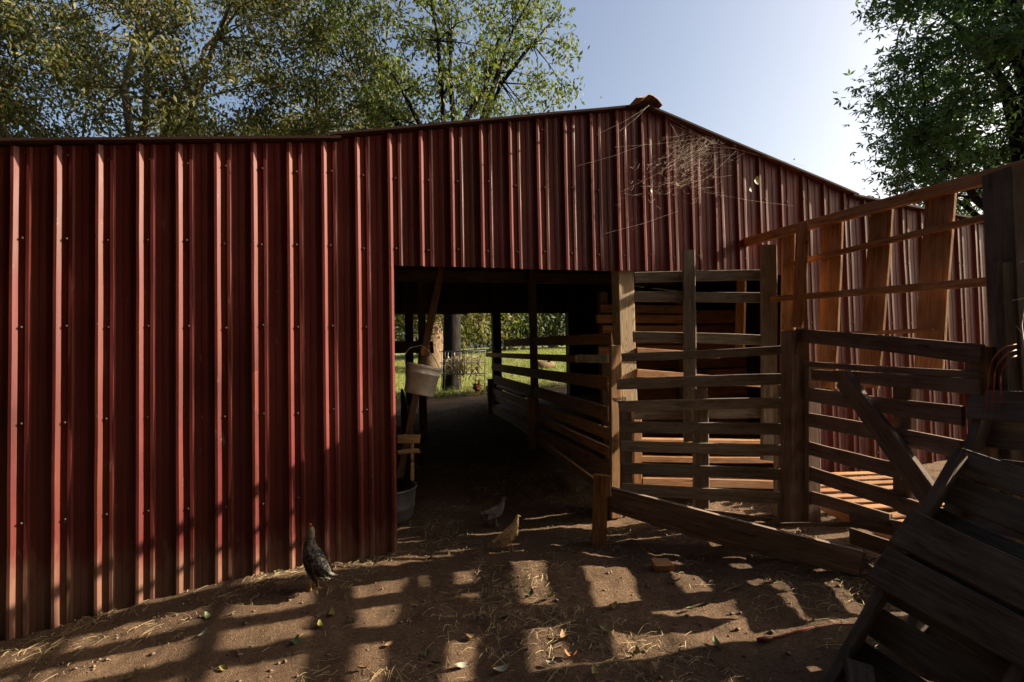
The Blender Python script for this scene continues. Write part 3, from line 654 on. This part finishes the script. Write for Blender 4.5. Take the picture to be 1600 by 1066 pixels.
    if comb:
        c = hd + Vector((.006, 0, .018)); sm = Soup()
        sm.add([c + Vector(q) for q in ((-.02, -.002, -.004), (-.016, -.003, .012), (-.006, -.003, .008), (0, -.003, .018), (.008, -.003, .009), (.016, -.003, .012), (.018, -.002, -.006), (-.02, .002, -.004), (-.016, .003, .012), (-.006, .003, .008), (0, .003, .018), (.008, .003, .009), (.016, .003, .012), (.018, .002, -.006))],
               [(0, 1, 2, 3, 4, 5, 6), (13, 12, 11, 10, 9, 8, 7)] + [(i, i + 7, i + 8, i + 1) for i in range(6)])
        link('comb', sm.mesh('comb'), M['comb'], bd, T)
        sm = Soup().tube([hd + Vector((.014, 0, -.012)), hd + Vector((.016, 0, -.026)), hd + Vector((.013, 0, -.036))], [.006, .008, .003], 8)
        link('wattle', sm.mesh('wattle', True), M['comb'], bd, T)
    return t
M['beak'] = simple('beak', (.30, .22, .10), .5); M['comb'] = simple('comb', (.45, .03, .025), .5)
dk = (hen_mat('barred_body', [(.02, .02, .02), (.06, .055, .05), (.20, .18, .15)], (.42, .26, .06), (.16, .14, .09)), islands('barred_feather', [(.012, .012, .013), (.03, .03, .03), (.02, .02, .02), (.10, .095, .085), (.03, .028, .026), (.30, .27, .21)], .7))
bf = (hen_mat('buff_body', [(.36, .22, .11), (.50, .34, .18), (.6, .45, .27)], (.42, .25, .16), (.42, .30, .15)), islands('buff_feather', [(.46, .28, .13), (.60, .42, .22), (.34, .18, .07), (.68, .52, .32)], .75))
gr = (hen_mat('grey_body', [(.10, .08, .065), (.16, .13, .105), (.22, .19, .16)], (.22, .17, .12), (.13, .105, .075)), islands('grey_feather', [(.16, .13, .105), (.26, .22, .19), (.11, .085, .065), (.38, .35, .33)], .75))
rd = (hen_mat('red_body', [(.22, .07, .02), (.3, .1, .03), (.36, .14, .05)], (.4, .25, .08), (.34, .12, .04)), islands('red_feather', [(.22, .07, .02), (.34, .12, .04), (.28, .09, .03)], .75))
hp_ = onG(491, 922); hen('hen', 'black and white speckled hen stretching up beside the red metal wall', hp_, math.radians(128), .81, dk, math.radians(38), True, .75, -.012, .03)
hp_ = onG(790, 864) + Vector((.04, 0, 0)); hen('hen', 'pale buff young hen standing on the dirt in front of the doorway', hp_, math.radians(-8), .52, bf, math.radians(44), None, .0, -.02, .05)
hp_ = onG(776, 823); hen('hen', 'grey brown young hen in shade behind the buff one', hp_, math.radians(4), .50, gr, math.radians(22), None, .0, .015, .04)

# ------------------------------------------------------------------ trees
def leaves(name, centers, size, mat, parent, per, sig, lobes=1, droop=.5, flat=.7):
    C = np.repeat(centers, per, axis=0); n = len(C)
    C = C + rng.normal(0, 1, (n, 3)) * np.array([sig, sig, sig * flat])
    d = rng.normal(0, 1, (n, 3)); d[:, 2] -= droop; d /= np.linalg.norm(d, axis=1)[:, None]
    q = rng.normal(0, 1, (n, 3)); q[:, 2] += .8; s = np.cross(d, q); s /= np.linalg.norm(s, axis=1)[:, None] + 1e-9; nn = np.cross(s, d)
    L = size * rng.uniform(.65, 1.25, n)[:, None]; Vs = []
    for lb in range(lobes):
        an = (lb - (lobes - 1) / 2) * 1.0; dd = d * math.cos(an) + s * math.sin(an); ss = -d * math.sin(an) + s * math.cos(an); Wd = .42 if lobes == 1 else .34
        Vs.append(np.stack([C, C + dd * L * .45 + ss * L * Wd * .5 + nn * L * .06, C + dd * L, C + dd * L * .45 - ss * L * Wd * .5 + nn * L * .06], axis=1))
    V = np.concatenate(Vs, axis=0).reshape(-1, 3); k = len(V) // 4
    Fs = np.arange(k * 4).reshape(k, 4); tri = np.concatenate([Fs[:, [0, 1, 2]], Fs[:, [0, 2, 3]]])
    return link('crown', npmesh(name, V, tri), mat, parent)
def tree(name, label, base, r, fork, ell, nclump, per, sig, lsize, leafm, barkm, lobes=1, group=None, lean=(0, 0), shell=.55, nlimb=7, seed=1, flat=.7, droop=.5):
    rr = random.Random(seed); base = Vector(base); t = thing(name, label, 'tree', base, group)
    (cx, cy, cz), (ax, ay, az) = ell; cl = []
    while len(cl) < nclump:
        v = Vector((rr.uniform(-1, 1), rr.uniform(-1, 1), rr.uniform(-1, 1))); l = v.length
        if l > 1 or l < shell * rr.random(): continue
        p = Vector((cx + v.x * ax, cy + v.y * ay, cz + v.z * az)); 
        if mnoise.noise(p * (1.6 / max(1, ax * .35)) + Vector((seed * 7, 0, 0))) < -.28: continue
        cl.append(p)
    topc = Vector((cx + lean[0], cy + lean[1], cz + az * .5)); s = Soup(); fk = Vector((base.x + (cx - base.x) * .35, base.y + (cy - base.y) * .35, fork))
    tp = [base + Vector((0, 0, -.3)), base + Vector((0, 0, .15)), base.lerp(fk, .5) + Vector((r * .3, 0, 0)), fk]
    s.tube(tp, [r * 1.5, r * 1.12, r * .95, r * .85], 12)
    limbs = []
    for i in range(nlimb):
        e = cl[int(i * len(cl) / nlimb)]; mid = fk.lerp(e, .5) + Vector((rr.uniform(-.3, .3), rr.uniform(-.3, .3), (e - fk).length * .12)); pts = [fk.lerp(fk, 0) - Vector((0, 0, .2))]
        for u_ in (.25, .5, .75, 1.0):
            p = (fk * (1 - u_) ** 2 + mid * 2 * u_ * (1 - u_) + e * u_ ** 2) + Vector((rr.uniform(-1, 1), rr.uniform(-1, 1), rr.uniform(-1, 1))) * .06 * (e - fk).length * .5; pts.append(p)
        s.tube(pts, [r * .6, r * .42, r * .3, r * .19, r * .06], 8); limbs += [(p, r * q_) for p, q_ in zip(pts[1:], (.42, .3, .19, .08))]
    for c in cl:
        p, q_ = min(limbs, key=lambda a: (a[0] - c).length + rr.uniform(0, .5)); mid = p.lerp(c, .5) + Vector((rr.uniform(-.15, .15), rr.uniform(-.15, .15), .1))
        s.tube([p, mid, c], [min(q_, r * .2) * .55, r * .06, r * .02], 5)
        for k_ in range(3):
            e = c + Vector((rr.gauss(0, sig), rr.gauss(0, sig), rr.gauss(0, sig * .7))); s.tube([mid.lerp(c, .6), e], [r * .025, .004], 4)
    link('trunk', s.mesh('trunk', True), barkm, t)
    leaves('crown', np.array([tuple(c) for c in cl]), lsize, leafm, t, per, sig, lobes, droop, flat)
    return t
def gy(x, y): return ground(x, y)
tree('oak_tree', 'big spreading oak with olive and yellowing leaves behind the left of the barn', (-6.5, 15.5, gy(-6.5, 15.5)), .30, 3.0, ((-5.6, 14.6, 8.4), (7.0, 3.6, 5.2)), 370, 330, .30, .125, M['oak_leaf'], M['bark'], nlimb=12, seed=4, droop=.9, flat=.6)
tree('pecan_tree', 'airy green tree with dark trunk rising behind the barn roof', (1.72, 12.4, gy(1.7, 12.4)), .20, 5.6, ((1.7, 12.6, 8.9), (3.2, 2.3, 3.7)), 150, 120, .22, .14, M['pecan_leaf'], M['dark_bark'], nlimb=12, seed=9, droop=1.1)
tree('sweetgum_tree', 'dark backlit tree with star shaped leaves at the upper right', (13.2, 7.6, gy(13.2, 7.6)), .28, 3.0, ((13.0, 7.3, 7.4), (3.4, 2.6, 4.6)), 270, 95, .28, .135, M['gum_leaf'], M['dark_bark'], lobes=3, nlimb=10, seed=13)
tree('shade_tree', 'leafy tree with a tan trunk seen through the left of the doorway', (2.0, 20, gy(2, 20)), .45, 4.2, ((1.6, 21.5, 5.2), (5, 3.5, 3.3)), 150, 120, .5, .24, M['oak_leaf'], M['tan_bark'], nlimb=8, seed=21)
for i, (x, y, lab) in enumerate(((-2.5, 30, 'far tree at the field edge seen through the left end of the rear opening'), (3.2, 34, 'far tree standing behind the dark trunk through the doorway'), (8.0, 32, 'far tree seen through the rear opening left of the thin stall post'), (12.0, 35, 'far tree seen through the rear opening right of the thin stall post'), (17.0, 33, 'far tree at the right end of the tree line behind the barn'))):
    tree('field_tree', lab, (x, y, gy(x, y)), .3, 3.4, ((x, y, gy(x, y) + 4.6), (3.8, 2.6, 4.4)), 140, 90, .55, .30, M['wood_leaf'], M['bark'], group='trees along the far field edge', seed=30 + i, nlimb=6)
tree('round_tree', 'paler rounded tree low behind the roof at the left of the airy tree', (-1.6, 19, gy(-1.6, 19)), .25, 4.5, ((-1.2, 19, 7.6), (2.9, 2.2, 2.6)), 120, 130, .42, .2, M['oak_leaf'], M['bark'], seed=44)

# ------------------------------------------------------------------ yard behind the barn
hf = thing('hay_feeder', 'pale wire hay feeder frame with dark hay behind the barn', 'feeder', (1.75, 11.0, gy(1.75, 11)))
z0 = gy(1.75, 11); fr = Soup(); x0, x1, y0, y1 = 1.42, 2.30, 11.4, 12.0
for x in np.linspace(x0, x1, 7):
    for y in (y0, y1): fr.tube([(x, y, z0 + (.0 if x in (x0, x1) else .45)), (x + .03, y, z0 + .95)], .009, 5)
for z in (.45, .7, .95):
    for y in (y0, y1): fr.tube([(x0 - .03, y, z0 + z), (x1 + .05, y, z0 + z)], .010, 5)
    for x in (x0, x1): fr.tube([(x, y0, z0 + z), (x, y1, z0 + z)], .010, 5)
for zz in np.linspace(.08, .4, 4): fr.tube([(x1 - .2, y0, z0 + zz), (x1, y0, z0 + zz)], .009, 5)
fr.tube([(x1 - .2, y0, z0), (x1 - .2, y0, z0 + .5)], .009, 5)
link('frame', fr.mesh('frame', True), M['white_wire'], hf)
hv = []; hs = Soup()
for i in range(230):
    c = Vector((random.uniform(x0 + .05, x1 - .05), random.uniform(y0 + .05, y1 - .05), z0 + random.uniform(.42, .82))); d = Vector((random.gauss(0, 1), random.gauss(0, 1), random.gauss(0, .6))).normalized() * .14
    s_ = d.cross(Vector((0, 0, 1))).normalized() * .012; hs.add([c - d - s_, c + d - s_, c + d + s_, c - d + s_], [(0, 1, 2, 3)])
tag(link('hay', hs.mesh('hay'), M['hay'], hf), kind='stuff')
hen('hen', 'small red brown hen by the wire feeder behind the barn', Vector((2.05, 10.9, gz(2.05, 10.9))), math.radians(60), .85, rd, 0, True)
lg = thing('cut_log', 'short pale log lying on the grass beyond the rear opening', 'log', onG(850, 576)); q = onG(850, 577)
link('log', Soup().tube([q + Vector((-.3, 0, .12)), q + Vector((0, .05, .13)), q + Vector((.35, .1, .1))], [.12, .13, .11], 12).mesh('log', True), M['tan_bark'], lg)
link('branch', Soup().tube([q + Vector((.1, .05, .13)), q + Vector((.25, .0, .33)), q + Vector((.4, .0, .36))], [.05, .035, .02], 8).mesh('branch', True), M['tan_bark'], lg)

def blades(name, n, xr, yr, hgt, wd, mat, label, cat):
    x = rng.uniform(*xr, n); y = yr[0] + (yr[1] - yr[0]) * rng.uniform(0, 1, n) ** 1.6
    keep = np.array([mnoise.noise(Vector((a * .8, b * .8, 0))) > -.25 for a, b in zip(x, y)]); x, y = x[keep], y[keep]; n = len(x)
    z = np.array([gz(a, b) for a, b in zip(x, y)]); P = np.stack([x, y, z], 1); a = rng.uniform(0, 6.28, n); s = np.stack([np.cos(a), np.sin(a), 0 * a], 1) * wd
    h = hgt * rng.uniform(.4, 1.2, n)[:, None]; ln = rng.normal(0, .35, (n, 3)); ln[:, 2] = 1
    V = np.stack([P - s, P + s, P + ln * h], 1).reshape(-1, 3)
    tag(link(name, npmesh(name, V, np.arange(n * 3).reshape(n, 3)), mat), label, cat, kind='stuff')
blades('grass', 42000, (-3, 12), (11.0, 34), .12, .008, M['grass'], 'sunlit short grass of the field behind the barn', 'grass')

# ------------------------------------------------------------------ litter on the dirt
def straw(n, xr, yr, lr, wd, seed):
    g = np.random.default_rng(seed); x = g.uniform(*xr, n * 3); y = g.uniform(*yr, n * 3); wgt = np.array([mnoise.noise(Vector((p * 1.7, q * 1.7, 1.5))) + .5 * mnoise.noise(Vector((p * 5, q * 5, 4))) for p, q in zip(x, y)]); idx = np.argsort(-(wgt + g.normal(0, .28, n * 3)))[:n]; x, y = x[idx], y[idx]; V = []
    a = g.uniform(0, 6.28, n); L = g.uniform(*lr, n) * g.uniform(.4, 1, n); cv = g.normal(0, .06, n)
    for i in range(n):
        row = []
        for k_ in range(4):
            u_ = k_ / 3 - .5; an = a[i] + cv[i] * u_ * 2; px = x[i] + math.cos(an) * L[i] * u_; py = y[i] + math.sin(an) * L[i] * u_; nz = gz(px, py) + .004 + (.006 + .012 * (i % 5 == 0)) * (1 - abs(u_) * 1.6)
            sx, sy = -math.sin(an) * wd, math.cos(an) * wd; V += [(px - sx, py - sy, nz), (px + sx, py + sy, nz + .001)]
    Fs = [(i * 8 + k_ * 2, i * 8 + k_ * 2 + 1, i * 8 + k_ * 2 + 3, i * 8 + k_ * 2 + 2) for i in range(n) for k_ in range(3)]
    return npmesh('straw', V, Fs)
tag(link('straw', straw(9000, (-3, 4.4), (1.7, 4.4), (.025, .14), .0009, 5), M['straw']), 'scattered dry straw on the reddish dirt in front of the barn', 'straw', kind='stuff')
tag(link('straw', straw(2600, (-.2, 2.0), (4.2, 9.3), (.05, .22), .0018, 6), M['straw']), 'dim straw strewn along the barn aisle floor', 'straw', kind='stuff')
def clods(n, seed):
    g = np.random.default_rng(seed); oct_v = np.array([(1, 0, 0), (-1, 0, 0), (0, 1, 0), (0, -1, 0), (0, 0, 1), (0, 0, -1)], float); oct_f = np.array([(0, 2, 4), (2, 1, 4), (1, 3, 4), (3, 0, 4), (2, 0, 5), (1, 2, 5), (3, 1, 5), (0, 3, 5)]); V = []; Fs = []
    for i in range(n):
        x, y = g.uniform(-3, 4.5), g.uniform(1.7, 5.2); r = .003 + .012 * g.random() ** 3; V.append(oct_v * g.uniform(.6, 1.3, (6, 3)) * r * np.array([1, 1, .7]) + np.array([x, y, gz(x, y) + r * .3])); Fs.append(oct_f + i * 6)
    return npmesh('clods', np.concatenate(V), np.concatenate(Fs))
tag(link('clods', clods(3500, 8), M['stone']), 'small clods and pebbles over the dirt yard', 'pebbles', kind='stuff')
def leaf_mesh(L, Wd, curl, fold):
    V = []; n = 6
    for i in range(n + 1):
        u_ = i / n; w_ = Wd * math.sin(math.pi * min(1, u_ * .93 + .05)) ** .8 / 2 + .0008; x = (u_ - .5) * L; z = curl * L * (u_ - .5) ** 2 * 2
        V += [(x, -w_, z + fold * w_), (x, 0, z), (x, w_, z + fold * w_)]
    Fs = [(i * 3 + j, (i + 1) * 3 + j, (i + 1) * 3 + j + 1, i * 3 + j + 1) for i in range(n) for j in range(2)]
    return pymesh('leaf', V, Fs, True)
LM = {'green': simple('leaf_green', (.055, .09, .03), .5, 0, .3, 20), 'yellow': simple('leaf_yellow', (.22, .20, .05), .5, 0, .3, 20), 'brown': simple('leaf_brown', (.20, .12, .06), .7, 0, .4, 20), 'orange': simple('leaf_orange', (.28, .10, .03), .6, 0, .3, 20), 'pale': simple('leaf_pale', (.24, .24, .19), .6, 0, .25, 20)}
shapes = {}
for c in LM: shapes[c] = [leaf_mesh(L, w_, q, f) for L, w_, q, f in ((.075, .028, .5, .5), (.06, .03, .9, .2), (.05, .022, .3, .9))]
spots = [(317, 996, 'pale'), (518, 965, 'yellow'), (549, 978, 'green'), (500, 985, 'yellow'), (459, 1009, 'green'), (350, 1046, 'yellow'), (203, 1060, 'yellow'), (326, 967, 'green'), (800, 907, 'yellow'), (830, 932, 'green'), (861, 938, 'yellow'), (788, 972, 'green'), (951, 989, 'yellow'), (956, 953, 'yellow'), (668, 1029, 'green'), (722, 1044, 'pale'), (892, 1030, 'orange'), (860, 1041, 'pale'), (930, 1055, 'yellow'), (996, 1021, 'yellow'), (681, 1043, 'green'), (783, 1052, 'pale'), (921, 848, 'yellow'), (990, 846, 'green'), (1110, 946, 'green'), (1154, 924, 'green'), (1080, 955, 'green'), (1056, 912, 'green'), (1212, 910, 'brown'), (370, 905, 'pale'), (270, 925, 'brown'), (395, 970, 'brown'), (610, 1010, 'brown'), (740, 1000, 'brown'), (1030, 1045, 'brown'), (565, 1050, 'brown'), (1120, 1010, 'green'), (880, 1000, 'brown')]
lt_ = {'green': 'green fallen leaf on the dirt', 'yellow': 'yellow fallen leaf on the dirt', 'brown': 'brown dead leaf on the dirt', 'orange': 'orange fallen leaf, the only one, near the bottom centre', 'pale': 'pale dry leaf lying on the dirt'}
ORD = ['leftmost', 'second', 'third', 'fourth', 'fifth', 'sixth', 'seventh', 'eighth', 'ninth', 'tenth', 'eleventh', 'twelfth', 'thirteenth', 'fourteenth', 'fifteenth']
def leaf_label(px, c):
    row = sorted(q[0] for q in spots if q[2] == c); r_ = row.index(px)
    if len(row) == 1: return lt_[c]
    if r_ == len(row) - 1: return 'rightmost ' + lt_[c]
    return ORD[r_] + ' ' + lt_[c] + (', counted from the left' if r_ else '')
for i, (px, py, c) in enumerate(spots):
    p = onG(px, py); p.z = gz(p.x, p.y) + .008
    Mx = Matrix.Translation(p) @ Matrix.Rotation(random.uniform(0, 6.28), 4, 'Z') @ Matrix.Rotation(random.uniform(-.5, .5), 4, 'X') @ Matrix.Rotation(random.uniform(-.2, .2), 4, 'Y')
    tag(link('fallen_leaf', shapes[c][i % 3], LM[c], None, Mx), leaf_label(px, c), 'leaf', 'fallen leaves on the dirt')

# ------------------------------------------------------------------ cobwebs on the gable
cw = Soup(); yw = WALL - .05
def wp(px, py, off=.05): return onY(px, py, WALL - off)
for i in range(420):
    a = random.gauss(0, 1); b = random.gauss(0, 1); c0_ = random.choice(((1062, 250, 20, 22), (1062, 250, 20, 22), (1030, 275, 30, 22), (1098, 228, 30, 8), (1085, 262, 26, 20))); cx_, cy_ = c0_[0] + a * c0_[2], c0_[1] - a * c0_[2] * .35 + b * c0_[3]
    an = random.gauss(-.3, .45); ln = random.uniform(4, 14) if i % 6 else random.uniform(20, 60); off = random.uniform(.025, .11)
    p, q = wp(cx_, cy_, off), wp(cx_ + math.cos(an) * ln, cy_ + math.sin(an) * ln, max(.022, off + random.uniform(-.04, .04))); md_ = p.lerp(q, .5) + Vector((0, 0, -random.uniform(0, .03)))
    if max(p.z - interp(p.x, RAKE), q.z - interp(q.x, RAKE)) > -.07: continue
    cw.tube([p, md_, q], random.choice((.0004, .0005, .0006, .0008)), 3)
for a, b, c, d in ((938, 208, 1015, 165), (968, 205, 1014, 164), (1085, 292, 1150, 236), (1040, 180, 1060, 215), (1046, 185, 1120, 225), (1052, 195, 1140, 232), (1120, 225, 1260, 260), (960, 230, 1100, 215), (900, 260, 1010, 225), (1080, 225, 1150, 232), (970, 300, 1080, 240), (945, 365, 1060, 330), (1100, 300, 1240, 322)):
    p, q = wp(a, b, .04), wp(c, d, .08); cw.tube([p, p.lerp(q, .5) + Vector((0, -.01, -.015)), q], .0008, 3)
tag(link('cobweb', cw.mesh('cobweb'), M['web']), 'dusty cobweb stretched across the red gable below the ridge', 'cobweb')
for px, py, c, lab in ((1017, 298, 'green', 'green leaf hanging in the lower left of the cobweb'), (1182, 283, 'yellow', 'large yellow green leaf hanging in the right of the cobweb'), (1172, 297, 'green', 'small green leaf just below the large yellow green leaf in the web'), (1058, 287, 'brown', 'curled brown leaf in the middle of the cobweb'), (1022, 228, 'pale', 'pale curled leaf in the upper left of the cobweb'), (993, 253, 'pale', 'tiny pale leaf at the left edge of the cobweb')):
    Mx = Matrix.Translation(wp(px, py, .07)) @ Matrix.Rotation(math.radians(90 + random.uniform(-20, 20)), 4, 'Y') @ Matrix.Rotation(random.uniform(-.6, .6) + 1.4, 4, 'X')
    tag(link('caught_leaf', leaf_mesh(.075 if px == 1182 else .05, .05 if px == 1182 else .026, .4, .3), LM[c], None, Mx), lab, 'leaf', 'leaves caught in the cobweb')
ip = onY(1241, 249, 3.0)
ins = thing('flying_insect', 'tiny dark insect flying in front of the pale sky', 'insect', ip)
link('body', Soup().tube([ip + Vector((-.007, 0, -.004)), ip, ip + Vector((.007, 0, .005))], [.002, .0045, .002], 8).mesh('b', True), M['black'], ins)
for s_ in (-1, 1): link('wing', Soup().add([ip, ip + Vector((-.004, s_ * .007, .005)), ip + Vector((.004, s_ * .009, .006))], [(0, 1, 2)]).mesh('w'), M['web'], ins)

# trees added out of the frame to cut the open-sky light on the scene
for i, (x, y, cx, cy, cz, r, rz) in enumerate(((-7.5, -4.0, -7.2, -3.6, 6.4, 4.8, 5.6), (-1.0, -5.6, -1.2, -2.6, 8.6, 5.4, 3.4), (6.0, -8.0, 6.0, -7.6, 6.2, 5.0, 5.4), (-10.5, 2.5, -10.0, 2.5, 6.0, 4.0, 5.0), (-1.5, -9.5, -1.5, -9.5, 5.0, 4.8, 4.8))):
    tree('sky_screen_tree', ('added leafy tree behind the camera at the left, blocking sky light', 'added tall leafy tree spreading over the camera, blocking sky light', 'added leafy tree behind the camera at the right, blocking sky light', 'added leafy tree left of the barn outside the picture, blocking sky light', 'added bushy tree farthest behind the camera, blocking sky light')[i], (x, y, gy(x, y)), .35, 2.6, ((cx, cy, cz), (r, r, rz)), 220, 130, .62, .44, M['wood_leaf'], M['bark'], group='added unseen trees that block sky light', seed=60 + i, nlimb=7)
dr = straw(220, (-2.3, .1), (3.72, 3.93), (.03, .12), .0012, 15)
tag(link('straw_drift', dr, M['straw']), 'dry straw drifted along the foot of the red wall', 'straw', kind='stuff')
